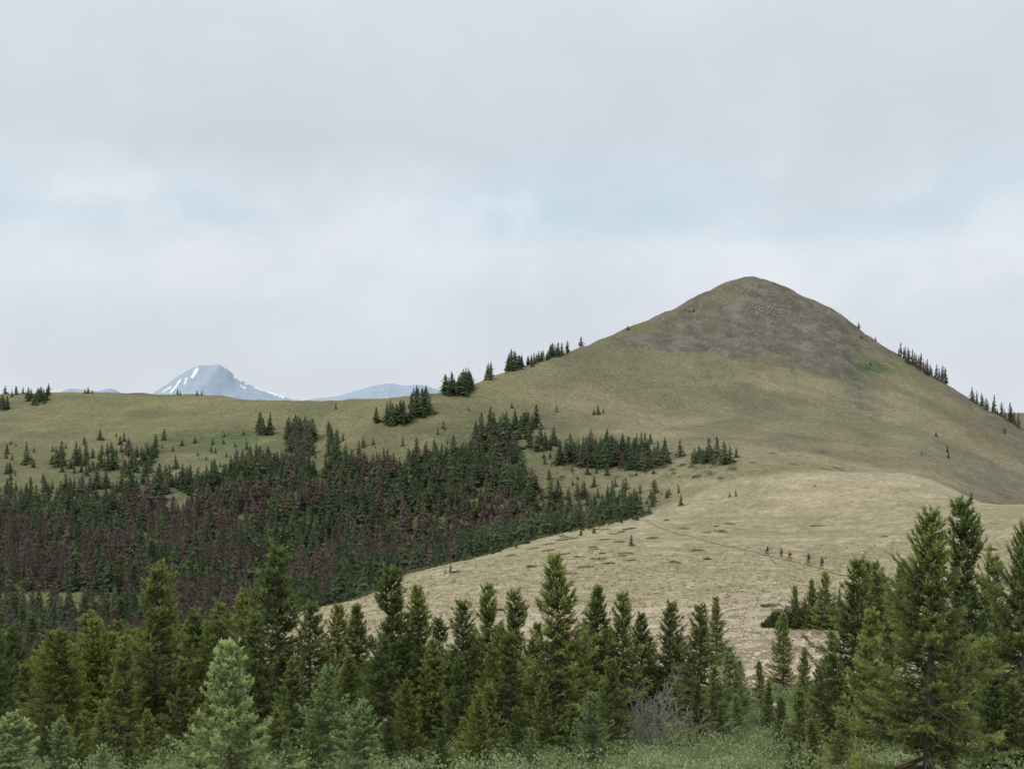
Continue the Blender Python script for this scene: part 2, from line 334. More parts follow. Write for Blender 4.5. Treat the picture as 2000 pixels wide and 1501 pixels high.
def gen_far(seed,R,nwh=13,nbr=6):
    r=np.random.default_rng(seed); V=[];tone=[]
    for i,t in enumerate(np.linspace(.04,.95,nwh)):
        rad=R*(1-t)**.85*(.6+.8*r.random())+.014; a0=r.uniform(0,6.28)
        for j in range(nbr):
            az=a0+6.283*j/nbr+r.normal(0,.2); L=rad*(.5+.9*r.random()); dz=L*(.35*(1-t)-.15)+r.normal(0,.02); dw=.42
            top=(math.cos(az)*L*.1,math.sin(az)*L*.1,t+1.3/nwh)
            V+= [top,(math.cos(az-dw)*L*.8,math.sin(az-dw)*L*.8,t-dz),(math.cos(az+.1)*L*1.15,math.sin(az+.1)*L*1.15,t-dz*1.2-.01)]
            V+= [top,(math.cos(az-.05)*L,math.sin(az-.05)*L,t-dz+.015),(math.cos(az+dw)*L*.85,math.sin(az+dw)*L*.85,t-dz)]
            q=r.uniform(.2,.8); tone+= [q*.5,q,min(1,q+.25)]*2
    V+=[(-.008,0,.9),(.008,0,.9),(0,0,1.03)]; tone+=[.5]*3
    V=np.array(V); return V,np.arange(len(V)).reshape(-1,3),np.array(tone)
def lib(prefix,count,mat,wood,seed,Rs,**kw):
    out=[]
    for i in range(count):
        TV,TF,V,Fc,tone=gen_spruce(seed+i,Rs[i%len(Rs)],**kw)
        tm=mesh_np("trunk",TV,TF,[wood],smooth=True)
        cm=mesh_np("crown",V,Fc,[mat],attrs={"tone":tone})
        both=mesh_np(prefix,np.concatenate([TV,V]),np.concatenate([TF,Fc+len(TV)]),[wood,mat],mi=np.concatenate([np.zeros(len(TF)),np.ones(len(Fc))]),
              attrs={"tone":np.concatenate([np.zeros(len(TV)),tone])})
        out.append((tm,cm,both))
    return out
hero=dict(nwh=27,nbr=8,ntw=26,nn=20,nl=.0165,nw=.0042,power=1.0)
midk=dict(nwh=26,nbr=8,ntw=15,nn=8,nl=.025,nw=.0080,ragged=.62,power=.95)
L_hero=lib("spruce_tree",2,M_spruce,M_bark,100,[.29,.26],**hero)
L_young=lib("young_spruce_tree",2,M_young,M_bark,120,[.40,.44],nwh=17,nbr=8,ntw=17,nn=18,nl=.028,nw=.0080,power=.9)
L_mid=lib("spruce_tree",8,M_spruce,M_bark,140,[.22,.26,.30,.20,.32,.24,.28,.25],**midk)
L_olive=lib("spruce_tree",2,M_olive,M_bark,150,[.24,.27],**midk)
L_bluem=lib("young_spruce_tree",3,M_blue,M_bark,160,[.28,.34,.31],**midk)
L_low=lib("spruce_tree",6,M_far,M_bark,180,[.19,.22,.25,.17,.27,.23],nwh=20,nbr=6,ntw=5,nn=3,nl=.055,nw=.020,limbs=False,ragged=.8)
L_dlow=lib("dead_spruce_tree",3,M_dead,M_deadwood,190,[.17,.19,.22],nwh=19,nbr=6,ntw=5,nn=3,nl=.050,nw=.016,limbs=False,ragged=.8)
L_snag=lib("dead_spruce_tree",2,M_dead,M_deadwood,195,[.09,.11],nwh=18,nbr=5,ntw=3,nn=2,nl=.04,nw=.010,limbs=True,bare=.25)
# ------------------------------------------------------------ placing trees
trees=[]
def add(u,D,h=None,top=None,kind="mid",wscale=1.0):
    x,y=XY(u,D); z=H1(x,y)
    if h is None: h=(HZ-top)/F*D-z
    trees.append(dict(x=x,y=y,z=z,h=h,kind=kind,ws=wscale))
for u,D,top,k,ws in [
 (1808,13.5,1003,"hero",.92),(1990,19,1030,"hero",.8),(1896,24,990,"mid",.82),(1952,26,1090,"mid",.8),(2050,20,1080,"mid",.9),
 (1700,27,1195,"mid",.9),(1655,31,1098,"mid",.95),(1628,29,1250,"mid",.9),(1600,30,1300,"mid",.9),(1745,31,1225,"mid",.9),(1930,17,1290,"mid",1.0),(1560,25,1345,"mid",1.1),(1870,30,1150,"mid",.8),(1640,20,1380,"mid",1.1),(1985,17,1330,"mid",1.2),
 (1097,31,1092,"mid",1.05),(770,33,1118,"mid",1.1),(822,34,1150,"mid",.95),(540,34,1078,"mid",1.05),(300,36,1112,"mid",1.0),
 (655,40,1188,"olive",1),(600,37,1180,"mid",1),(705,38,1185,"mid",1),(120,26,1238,"olive",1.2),(450,15.5,1255,"young",.9),(640,22,1300,"bluem",1.1),(712,17,1365,"bluem",1.3),
 (20,13.5,1390,"young",1.3),(118,14.5,1400,"young",1.0),(900,38,1178,"mid",1),(958,39,1148,"mid",.95),(1012,36,1160,"mid",1),(1040,34,1220,"mid",1),(1160,38,1150,"mid",1.0),(1213,38,1163,"mid",1.0),
 (1252,40,1200,"mid",1),(1305,40,1178,"mid",1.0),(1362,37,1186,"mid",1.05),(1400,60,1168,"mid",.9),(935,24,1358,"olive",1),(1160,23.5,1355,"bluem",1.1),(1040,21,1420,"bluem",1),
 (1425,39,1262,"bluem",1),(1450,40,1290,"mid",1),(1485,42,1290,"mid",.9),(1530,44,1200,"mid",.9),(1568,42,1262,"mid",1),(1395,35,1300,"mid",1.1),
 (1555,84,1145,"mid",1),(1588,82,1132,"mid",1),(1613,80,1118,"mid",1.1),(1690,72,1098,"mid",1.1),(1716,70,1098,"mid",1.1),(1758,68,1104,"mid",1),(1780,60,1120,"mid",1),(1640,84,1150,"mid",1),
 (1535,86,1180,"mid",1.2),(1572,87,1168,"mid",1.2),(1600,86,1158,"mid",1.3),(1628,84,1165,"mid",1.2),(1520,85,1188,"mid",1.4),(1665,80,1150,"mid",1.2),(1735,74,1140,"mid",1.2),
 (850,31,1250,"mid",1.1),(890,29,1290,"mid",1),(740,30,1250,"mid",1),(680,31,1280,"mid",1),(990,30,1240,"mid",1.1),(1130,34,1230,"mid",1),(1060,28,1330,"mid",1),(800,26,1330,"olive",1),(575,27,1290,"mid",1.1),
 (500,31,1200,"mid",1.0),(430,36,1185,"mid",1.0),(470,40,1165,"mid",1),(380,38,1195,"mid",1.0),(350,30,1290,"mid",1),(230,30,1250,"mid",1.0),(180,34,1215,"olive",1),(60,32,1300,"mid",1.0),(20,34,1230,"mid",.9),
 (-20,30,1190,"mid",.9),(290,23,1385,"mid",1.1),(200,22,1380,"mid",1.1),(540,22,1380,"mid",1.2),(560,18,1440,"bluem",1.2),(370,21,1400,"mid",1.1),(860,22,1420,"mid",1.2),(1330,21,1475,"bluem",1.1),
 (955,27,1340,"mid",1.1),(1195,30,1290,"mid",1.0),(1010,26,1380,"mid",1.1),(760,23,1400,"mid",1.2),(905,25,1400,"mid",1.1),(1115,26,1375,"mid",1.1),(1362,32,1330,"mid",1.0),(1405,33,1370,"mid",1.0),(1440,33,1355,"bluem",1.1),(1500,36,1330,"mid",1.0),(1525,30,1360,"mid",1.0),(250,20,1430,"mid",1.2),(320,19,1455,"bluem",1.2),(90,21,1380,"mid",1.1),(610,20,1430,"mid",1.1),(670,24,1370,"mid",1.1),(820,20,1455,"bluem",1.2),(950,20,1465,"mid",1.3),(1590,21,1400,"mid",1.2),(1545,22,1440,"bluem",1.2),
 (1095,19,1460,"bluem",1.3),(200,15,1450,"young",1.0),(1270,42,1250,"mid",1.1),(1330,43,1240,"mid",1.1),(860,43,1210,"mid",1.1),(930,44,1230,"mid",1.1),(1185,44,1230,"mid",1.1),(410,24,1350,"mid",1.1),(480,23,1370,"mid",1.1),(150,22,1400,"olive",1.1)]:
    add(u,D,top=top,kind=k,wscale=ws)
rf=random.Random(31)
for i in range(46):   # understorey filling the spruce belt
    u=150+i*24+rf.uniform(-10,10)
    if 1225<u<1350 : continue
    D0=rf.uniform(33,47); add(u,D0,top=rf.uniform(1225,1345),kind=rf.choice(("mid","mid","mid","olive")),wscale=rf.uniform(1.0,1.35))
def inside(poly,x,y):
    c_=False;n=len(poly)
    for i in range(n):
        x1,y1=poly[i];x2,y2=poly[(i+1)%n]
        if (y1>y)!=(y2>y) and x<(x2-x1)*(y-y1)/(y2-y1)+x1: c_=not c_
    return c_
main=[(-100,1000),(60,990),(180,985),(300,985),(310,945),(440,930),(480,900),(600,900),(680,900),(740,910),(860,890),(930,885),(1010,890),(1030,940),(1060,970),(1085,1055),(1000,1078),(900,1100),(800,1160),(700,1180),(600,1240),(560,1500),(-100,1500)]
regs=[(main,.9,4.2,8.0,.48),
([(1060,960),(1150,965),(1250,985),(1256,1006),(1180,1030),(1085,1050)],.5,4.0,6.5,.12),
([(1085,885),(1150,876),(1210,872),(1300,886),(1305,907),(1250,924),(1200,915),(1090,907)],.55,3.5,8.5,.2),
([(1350,892),(1428,894),(1428,908),(1352,909)],.8,4.0,7.5,.15),
([(915,885),(940,845),(970,828),(1048,822),(1050,836),(1000,890)],.55,4,9.0,.2),
([(1030,862),(1085,862),(1085,880),(1030,882)],.7,4,8,.2),
([(560,840),(612,845),(615,890),(560,885)],.6,5,9,.4),([(506,838),(532,838),(532,850),(506,850)],.9,6.5,8,.1),
([(866,756),(922,748),(922,773),(866,774)],.9,5,9.5,.02),([(926,726),(960,722),(960,740),(926,744)],.9,5,7.5,0),([(990,706),(1020,700),(1020,722),(990,726)],1,6,8.5,0),
([(1030,700),(1112,678),(1112,692),(1030,715)],.6,4,6.5,.1),([(826,752),(850,750),(850,764),(826,766)],.9,6,8,.4),([(755,812),(797,812),(797,833),(755,833)],1,6,9,.05),([(803,796),(836,796),(836,818),(803,818)],1,7,9.5,.05),([(806,770),(835,765),(835,785),(806,785)],.5,3,5,.3),
([(95,890),(240,880),(310,875),(300,930),(180,935),(100,912)],.16,2.5,7.0,.1),([(215,895),(290,890),(290,912),(215,915)],.35,4,7.5,.2),([(640,850),(660,850),(660,915),(640,915)],.4,4,7,.1),
([(0,860),(900,830),(900,900),(0,960)],.025,1.5,4.5,.1),([(1060,890),(1310,890),(1340,990),(1080,1000)],.07,1.5,4,.05),([(0,768),(95,768),(95,790),(0,800)],.07,3,6,.05),
([(300,905),(440,895),(440,935),(300,940)],.4,4,8,.4),
([(0,950),(300,935),(300,990),(0,1002)],.22,3,6.5,.3)]
gaps=[(95,1180,160,26),(345,985,30,28),(625,905,30,20),(430,910,20,18)]
occ={}
cand=RNG.random((68000,3)); Dc=np.sqrt(35**2+cand[:,0]*(590**2-35**2)); Uc=-90+cand[:,1]*2150
Vc=tabV(Uc,Dc); edc=np.interp(Uc,EU,ED)+14*(fbm(Uc/40,Dc/30,19,3)-.62)
for i in range(len(Dc)):
    u,Dd,v=Uc[i],Dc[i],Vc[i]
    out_edge=Dd<edc[i]
    if v>1500 or Dd>crest(u)+6: continue
    if out_edge and not (560<u<1270 and Dd>edc[i]-14 and cand[i,2]<.10): continue
    for ri,(poly,keep,h0,h1,df) in enumerate(regs):
        if inside(poly,u,v) or out_edge:
            if cand[i,2]>keep: break
            if ri==0 and any(((u-a)/c_)**2+((v-b)/d_)**2<1 for a,b,c_,d_ in gaps): break
            x,y=XY(u,Dd)
            if ri==0 and Dd>240 and float(fbm(np.array([x/13]),np.array([y/13]),88,3)[0])<(.22 if u>640 else .34+.10*(Dd>330)): break
            md=1.9 if Dd>200 else 2.3
            key=(int(x//md),int(y//md))
            if any((x-q[0])**2+(y-q[1])**2<md*md for a in (-1,0,1) for b in (-1,0,1) for q in occ.get((key[0]+a,key[1]+b),())): break
            occ.setdefault(key,[]).append((x,y))
            h=random.uniform(h0,h1)*random.choice((.5,.7,.85,1,1,1.12))
            if ri==0 and Dd<200: h=random.uniform(3.8,6.0)*np.interp(Dd,[40,200],[.9,1.05])
            if out_edge: h=random.uniform(1.2,3.2)
            dn=float(fbm(np.array([x/22]),np.array([y/22]),55,3)[0])
            dead=random.random()<df*np.clip((dn-.36)*6,.2,1.7)*(np.clip((Dd-edc[i])/40,.1,1) if ri==0 and u>560 else 1)
            if Dd<110: k="mid"
            else: k="dlow" if dead and not out_edge else "low"
            trees.append(dict(x=x,y=y,z=H1(x,y),h=h,kind=k,ws=random.uniform(.95,1.5)))
            break
for u,v,hp,dd in [(80,782,26,0),(70,781,18,0),(92,780,20,0),(45,768,14,0),(10,768,16,0),(14,798,26,0),(172,766,14,0),(166,766,10,0),(180,767,8,0),(347,770,12,0),(352,771,9,0),(385,771,11,0),(394,771,9,0),
 (1226,644,9,1),(1355,606,9,0),(1347,607,6,0),(1677,636,12,1),(1710,664,9,0),(1087,803,14,0),(1168,808,18,0),(1160,808,11,0),(1178,806,9,0),(656,798,12,0),(1438,893,20,0),(1437,968,14,0),(1425,970,10,0),(1330,985,22,0),(1328,893,34,1),(1275,990,30,0),(1270,865,20,0),
 (1233,1065,22,0),(880,1115,16,0),(870,1118,10,0),(730,1140,22,0),(1135,1045,16,0),(1160,1040,14,0),(1800,888,9,0),(1828,855,10,0),(1850,885,14,0),(1852,895,12,0),(1700,712,9,0),(1682,662,9,0),(50,905,28,0),(55,900,20,1),(305,870,22,0),(235,868,18,0),(915,800,8,0),(438,852,9,0),(445,850,6,0),(565,920,10,0),(1000,795,12,0),(735,825,30,0),(1962,845,14,0),(1135,678,20,1)]:
    D0=range_for(u,v,90); D0=min(D0,crest(u)); add(u,D0,h=hp/F*D0,kind=("dlow" if dd else "low"),wscale=1.3)
for a,b,n in ((1753,1850,22),(1895,1992,17)):
    for i in range(n):
        u=a+(b-a)*(i+random.random()*.8)/n; D0=crest(u)-random.uniform(0,10); hp=random.uniform(14,38)
        add(u,D0,h=hp/F*D0,kind="snag" if random.random()<.6 else "low",wscale=.8)
print("trees",len(trees))
LIBS=dict(hero=L_hero,young=L_young,mid=L_mid,olive=L_olive,bluem=L_bluem,low=L_low,dlow=L_dlow,snag=L_snag)
NAME=dict(hero="spruce_tree",mid="spruce_tree",olive="spruce_tree",low="spruce_tree",young="young_spruce_tree",bluem="young_spruce_tree",dlow="dead_spruce_tree",snag="dead_spruce_tree")
LABEL=dict(hero="tall dense green spruce with bright needle tips",mid="dark green spire-shaped spruce on the alpine slope",olive="yellowish green spruce among darker spruces",low="dark green spruce tree on the valley slope",
 young="young pale green spruce with light needle tips",bluem="small fresh green young spruce in the shrubs",dlow="dead brownish grey spruce in the valley forest",snag="thin bare dead spruce on the skyline ridge")
GROUP=dict(spruce_tree="spruce trees on the mountainside",young_spruce_tree="young spruces near the shrubs",dead_spruce_tree="beetle-killed spruces on the mountainside")
def onview(t): return abs(t["x"]/t["y"])<.49
bykind={}
for t in trees: bykind.setdefault(NAME[t["kind"]],[]).append(t)
for nm,ls in bykind.items():
    ls.sort(key=lambda t:-(t["h"]/t["y"] if onview(t) else 0))
    ind=ls[:295]; rest=ls[295:]
    for n,t in enumerate(ind):
        lb=LIBS[t["kind"]]; pick=lb[random.randrange(len(lb))] if t["kind"]!="hero" else lb[n%2]; app=t["h"]/t["y"]*F
        rot=random.uniform(0,6.28)
        sc=(t["h"]*t["ws"],t["h"]*t["ws"],t["h"])
        if app>85 and t["kind"] not in("low","dlow"):
            e=bpy.data.objects.new(nm,None); e.empty_display_size=.3
            link(e)
            for part,me in (("trunk",pick[0]),("crown",pick[1])):
                o=bpy.data.objects.new(part,me); link(o); o.parent=e
        else:
            e=link(bpy.data.objects.new(nm,pick[2]))
        e.location=(t["x"],t["y"],t["z"]-.05); e.scale=sc; e.rotation_euler=(random.gauss(0,.025),random.gauss(0,.025),rot)
        e["label"]=LABEL[t["kind"]]; e["category"]="tree"; e["group"]=GROUP[nm]
    if rest:
        fl=[gen_far(300+i,[.20,.24,.18,.26,.22][i%5]) for i in range(10)]
        Vs=[];Fs=[];Ts=[];Ss=[];off=0
        for t in rest:
            V,Fc,tn=fl[random.randrange(10)]; a=random.uniform(0,6.28); ca,sa=math.cos(a),math.sin(a)
            s=t["h"]; x=V[:,0]*ca-V[:,1]*sa; y=V[:,0]*sa+V[:,1]*ca
            Vs.append(np.stack([x*s*t["ws"]+t["x"],y*s*t["ws"]+t["y"],V[:,2]*s+t["z"]],1)); Fs.append(Fc+off); off+=len(V); Ts.append(tn); Ss.append(np.full(len(V),random.random()))
        o=link(bpy.data.objects.new(nm.replace("tree","forest"),mesh_np(nm+"_mass",np.concatenate(Vs),np.concatenate(Fs),[M_dead if "dead" in nm else M_far],attrs={"tone":np.concatenate(Ts),"shade":np.concatenate(Ss)})))
        o["kind"]="stuff"; o["category"]="forest"; o["label"]="dense dead brown spruce forest in the valley" if "dead" in nm else "dense dark green spruce forest in the valley"
    print(nm,len(ind),len(rest))
# ------------------------------------------------------------ leaf clumps / shrubs / grass / stones
def clumps(items,n_leaf,size,seed):
    r=np.random.default_rng(seed); V=[];T=[];S=[]
    for (x,y,rx,ry,h,rot) in items:
        m=n_leaf; a=r.uniform(0,6.28,m); q=np.sqrt(r.random(m)); px=q*np.cos(a)*rx; py=q*np.sin(a)*ry
        X=x+px*math.cos(rot)-py*math.sin(rot); Y=y+px*math.sin(rot)+py*math.cos(rot)
        top=h*np.sqrt(np.maximum(0,1-q*q))*(.6+.6*vnoise(X*3,Y*3,4)); zz=r.random(m)**.5
        Z=height(X,Y)+top*zz
        c0=np.stack([X,Y,Z],1); d=norm(r.normal(0,1,(m,3))+np.array([0,0,.6])); w_=norm(np.cross(d,r.normal(0,1,(m,3))))
        s=size*r.uniform(.6,1.4,(m,1))
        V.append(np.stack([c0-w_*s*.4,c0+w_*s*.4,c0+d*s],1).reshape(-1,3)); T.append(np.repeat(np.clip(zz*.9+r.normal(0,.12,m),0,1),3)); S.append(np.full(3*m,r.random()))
    V=np.concatenate(V); return V,np.arange(len(V)).reshape(-1,3),np.concatenate(T),np.concatenate(S)
def stuff(name,label,cat,items,n_leaf,size,seed,mat):
    V,Fc,T,S=clumps(items,n_leaf,size,seed)
    o=link(bpy.data.objects.new(name,mesh_np(name,V,Fc,[mat],attrs={"tone":T,"shade":S})))
    o["kind"]="stuff"; o["label"]=label; o["category"]=cat; return o
its=[]
for i in range(1000):
    D0=math.sqrt(random.uniform(15**2,48**2)); u=random.uniform(-60,2060); x,y=XY(u,D0)
    rr=random.uniform(.3,.8); its.append((x,y,rr,rr,random.uniform(.3,.75),0))
stuff("willow_shrubs","low soft green willow shrubs covering the slope","shrubs",its,300,.045,61,M_shrub)
its=[]
for i in range(75):
    u=random.gauss(1150,150) if i<50 else random.uniform(620,1950); D0=random.uniform(165,275) if i<50 else random.uniform(100,318)
    ed=float(np.interp(u,EU,ED))-6
    if D0>ed: continue
    x,y=XY(u,D0)
    if near_trail(x,y,2.5): continue
    rx=random.uniform(.4,1.6); its.append((x,y,rx,rx*random.uniform(.6,1.0),random.uniform(.10,.30),random.uniform(-.3,.3)))
for i in range(14):
    u=random.uniform(1250,1700); D0=random.uniform(340,430); x,y=XY(u,D0); rx=random.uniform(1,3); its.append((x,y,rx,rx*.6,.3,random.uniform(-.3,.3)))
for u,v in [(1345,607),(1700,722),(1720,716),(1690,715),(1475,826),(1380,740),(1740,712),(1710,708),(1730,722)]:
    D0=range_for(u,v,90); x,y=XY(u,D0); its.append((x,y,3.2,2,1.1,0))
for k in range(170):
    u=random.uniform(560,1270); ed=float(np.interp(u,EU,ED)); D0=ed+random.uniform(-12,3); x,y=XY(u,D0); rx=random.uniform(.5,1.4); its.append((x,y,rx,rx*.7,random.uniform(.3,.9),0))
for k in range(60):
    u=random.uniform(1080,1440); D0=range_for(u,random.uniform(895,935),300); x,y=XY(u,D0); rx=random.uniform(.8,2.2); its.append((x,y,rx,rx*.8,random.uniform(.5,1.6),0))
stuff("juniper_mats","low green juniper mats scattered over dry grass","shrubs",its,150,.20,62,M_mat)
its=[]
for i in range(5200):
    D0=math.sqrt(random.uniform(44**2,210**2)); u=random.uniform(480,2050)
    if D0>np.interp(u,EU,ED): continue
    x,y=XY(u,D0)
    if D0>100 and near_trail(x,y,.8): continue
    rr=random.uniform(.15,.5); its.append((x,y,rr,rr,random.uniform(.08,.22),0))
stuff("dry_grass","dry tan alpine grass tufts","grass",its,12,.14,63,M_grass)
M_stone=simple("pale_stone",(.56,.49,.40),.9,0,3,.35)
import bmesh
bm=bmesh.new(); bmesh.ops.create_icosphere(bm,subdivisions=1,radius=1); IV=np.array([v.co[:] for v in bm.verts]); IF=np.array([[v.index for v in f.verts] for f in bm.faces]); bm.free()
def stones(n,pick,seed):
    r=np.random.default_rng(seed); V=[];Fs=[];k=0
    for i in range(n):
        p=pick(r)
        if p is None: continue
        x,y,s=p; z=H1(x,y)
        v=IV*(1+r.normal(0,.16,(len(IV),1)))*np.array([s*r.uniform(.8,1.5),s*r.uniform(.7,1.2),s*r.uniform(.35,.7)]); a=r.uniform(0,6.28)
        v=np.stack([v[:,0]*math.cos(a)-v[:,1]*math.sin(a)+x,v[:,0]*math.sin(a)+v[:,1]*math.cos(a)+y,v[:,2]+z+s*.05],1)
        V.append(v);Fs.append(IF+k*len(IV));k+=1
    return np.concatenate(V),np.concatenate(Fs)
def pk(r):
    D0=math.sqrt(r.uniform(38**2,120**2)) if r.random()<.72 else r.uniform(120,315); u=r.uniform(520,2060)
    if D0>np.interp(u,EU,ED): return None
    s=r.uniform(.05,.19) if D0<120 else r.uniform(.08,.22)
    if r.random()<.06: s*=1.8
    return (*XY(u,D0),s)
V,Fc=stones(7500,pk,71); o=link(bpy.data.objects.new("stones",mesh_np("stones",V,Fc,[M_stone]))); o["kind"]="stuff"; o["label"]="pale stones scattered over the dry saddle"; o["category"]="stones"
M_rock=simple("grey_rock",(.26,.24,.205),.9,0,.6,.5)
def pk2(r):
    q=r.random()
    if q<.22:
        k=r.integers(0,4); cu,cv,su,sv=[(1505,592,16,6),(1535,576,12,4),(1485,602,14,5),(1520,610,20,6)][k]; u=r.normal(cu,su); v=r.normal(cv,sv)+(u-cu)*.3
    elif q<.6: u=r.normal(1510,95); v=r.normal(650,40)
    else: u=r.uniform(1640,1990); v=740+(u-1700)*.75+r.normal(0,40)
    D0=range_for(u,v,330)+r.uniform(-2,2)
    if D0>crest(u)-14: return None
    return (*XY(u,D0),r.uniform(.3,.8) if q<.22 else r.uniform(.15,.42))
V,Fc=stones(1500,pk2,72); o=link(bpy.data.objects.new("scree",mesh_np("scree",V,Fc,[M_rock]))); o["kind"]="stuff"; o["label"]="grey rock outcrop and scree on the cone"; o["category"]="rocks"
for i,(u,D0,rr,h) in enumerate([(1510,85.5,.8,1.1),(1530,84,1.0,1.7),(1553,86,.9,1.4),(1578,83,1.2,2.1),(1600,85,.9,1.5),(1625,82,1.2,2.1),(1655,81,1.0,1.6),(1690,76,1.4,2.2),(1725,73,1.1,1.7),(1765,70,1.3,2.0)]):
    x,y=XY(u,D0)
    r=np.random.default_rng(500+i); m=3000; a=r.uniform(0,6.28,m); q=np.sqrt(r.random(m)); X=q*np.cos(a)*rr*(1+.25*np.sin(3*a+i)); Y=q*np.sin(a)*rr*.8
    zz=r.random(m)**.6; Z=h*np.sqrt(1-q*q)*(.3+1.1*vnoise(X*2.5+i*7,Y*2.5,4))*zz
    c0=np.stack([X,Y,Z],1); d=norm(r.normal(0,1,(m,3))+np.array([0,0,.9])); w_=norm(np.cross(d,r.normal(0,1,(m,3)))); s=.16*r.uniform(.6,1.5,(m,1))
    V=np.stack([c0-w_*s*.2,c0+w_*s*.2,c0+d*s],1).reshape(-1,3)
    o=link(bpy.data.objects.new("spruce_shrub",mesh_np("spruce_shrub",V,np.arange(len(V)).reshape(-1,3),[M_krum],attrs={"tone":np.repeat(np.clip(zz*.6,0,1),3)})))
    o.location=(x,y,H1(x,y)-.05); o["label"]="low wind-stunted dark green spruce shrub on stony ground"; o["category"]="shrub"; o["group"]="stunted spruce shrubs on the stony shelf"
def dead_shrub(u,D0,h,seed):
    r=random.Random(seed); TV=[];TF=[]
    def seg_(p,d,L,rad,lv):
        pts=[p]
        for i in range(4):
            d=(d+Vector((r.gauss(0,.22),r.gauss(0,.22),r.gauss(0,.15)))).normalized(); pts.append(pts[-1]+d*L/4)
        v,f=tube_np([tuple(q) for q in pts],[rad*(1-.2*i) for i in range(5)],4); o=len(TV); TV.extend(v); TF.extend([(a+o,b+o,c_+o) for a,b,c_ in f])
        if lv<2:
            for k in range(5):
                q=pts[r.randint(1,4)]; nd=(d+Vector((r.gauss(0,.7),r.gauss(0,.7),r.gauss(0,.45)))).normalized(); seg_(q,nd,L*.5,rad*.55,lv+1)
    for k in range(9): seg_(Vector((r.gauss(0,.2),r.gauss(0,.2),0)),Vector((r.gauss(0,.8),r.gauss(0,.8),.9)).normalized(),h*.75,.024,0)
    o=link(bpy.data.objects.new("dead_shrub",mesh_np("dead_shrub",np.array(TV),np.array(TF),[M_deadwood]))); x,y=XY(u,D0); o.location=(x,y,H1(x,y)-.03)
    o["label"]="bare grey dead shrub with tangled branches"; o["category"]="shrub"; o["group"]="bare dead shrubs"
dead_shrub(1290,31,2.0,1); dead_shrub(1258,32,1.6,2); dead_shrub(1318,32,1.4,5)
# ------------------------------------------------------------ trail
M_trail=simple("trail_dirt",(.30,.22,.14),.95,0,1.5,.25)
tx=np.gradient(cx);ty=np.gradient(cy);ln=np.hypot(tx,ty);nx,ny=-ty/ln,tx/ln
wd=.17+.16*vnoise(ss/3,ss*0,5)
offs=np.linspace(-1,1,4)
X=cx[:,None]+nx[:,None]*offs*wd[:,None]; Y=cy[:,None]+ny[:,None]*offs*wd[:,None]; Z=height(X.ravel(),Y.ravel()).reshape(X.shape)+.09
id_=np.arange(X.size).reshape(X.shape); Q=np.stack([id_[:-1,:-1],id_[:-1,1:],id_[1:,1:],id_[1:,:-1]],-1).reshape(-1,4)
o=link(bpy.data.objects.new("trail",mesh_np("trail",np.stack([X,Y,Z],-1).reshape(-1,3),Q,[M_trail]))); o["kind"]="structure"; o["label"]="narrow brown dirt trail across the saddle"; o["category"]="path"
# ------------------------------------------------------------ bicycles and riders
M_black=simple("black_rubber",(.02,.02,.02),.8); M_metal=simple("grey_metal",(.35,.35,.36),.35,.8); M_fr=simple("bike_paint",(.05,.07,.12),.4)
M_skin=simple("skin",(.40,.25,.18),.6); M_hair=simple("hair",(.05,.03,.02),.8)
def tubes_mesh(name,ls,mat,k=8):
    V=[];Fs=[]
    for P,Rr in ls:
        if not hasattr(Rr,'__len__'): Rr=[Rr]*len(P)
        v,f=tube_np(P,Rr,k); o=len(V); V.extend(v); Fs.extend([(a+o,b+o,c_+o) for a,b,c_ in f])
    return mesh_np(name,np.array(V),np.array(Fs),[mat],smooth=True)
def ring(cx_,cz_,R_,n=28): return [(cx_+R_*math.cos(2*math.pi*i/n),0,cz_+R_*math.sin(2*math.pi*i/n)) for i in range(n+1)]
bike_me=dict(
 frame=tubes_mesh("frame",[([(.43,0,.32),(.28,0,.86)],.018),([(.43,0,.32),(.89,0,.82)],.024),([(.30,0,.80),(.86,0,.93)],.019),([(.91,0,.80),(.85,0,.98)],.024),
   ([(.43,.03,.32),(0,.06,.36)],.011),([(.43,-.03,.32),(0,-.06,.36)],.011),([(.30,.02,.78),(0,.06,.36)],.009),([(.30,-.02,.78),(0,-.06,.36)],.009),([(.28,0,.86),(.255,0,.96)],.014)],M_fr),
 fork=tubes_mesh("fork",[([(.91,-.06,.80),(1.15,-.06,.36)],[.02,.014]),([(.91,.06,.80),(1.15,.06,.36)],[.02,.014]),([(.91,-.07,.80),(.91,.07,.80)],.02)],M_black),
 handlebar=tubes_mesh("handlebar",[([(.85,0,.98),(.90,0,1.03)],.018),([(.84,-.38,1.07),(.89,-.12,1.04),(.90,0,1.03),(.89,.12,1.04),(.84,.38,1.07)],.014)],M_black),
 saddle=tubes_mesh("saddle",[([(.12,0,.97),(.16,0,.985),(.26,0,.985),(.38,0,.98),(.41,0,.975)],[.03,.07,.05,.022,.012])],M_black),
 crank=tubes_mesh("crank",[([(.43,-.07,.32),(.43,.07,.32)],.02),([(.43,.07,.32),(.60,.08,.32)],.011),([(.43,-.07,.32),(.26,-.08,.32)],.011),([(.60,.08,.32),(.60,.18,.32)],[.03,.03]),([(.26,-.08,.32),(.26,-.18,.32)],[.03,.03])]+[([(.43+.09*math.cos(a*.5236),.05,.32+.09*math.sin(a*.5236)) for a in range(13)],.006)],M_metal))
tyre=tubes_mesh("tyre",[(ring(0,0,.335),.028)],M_black)
rim=tubes_mesh("rim",[(ring(0,0,.305),.012),([(0,-.05,0),(0,.05,0)],.025)]+[([(0,.03*(-1)**i,0),(.30*math.cos(i*math.pi/12),0,.30*math.sin(i*math.pi/12))],.0018) for i in range(24)],M_metal,k=5)
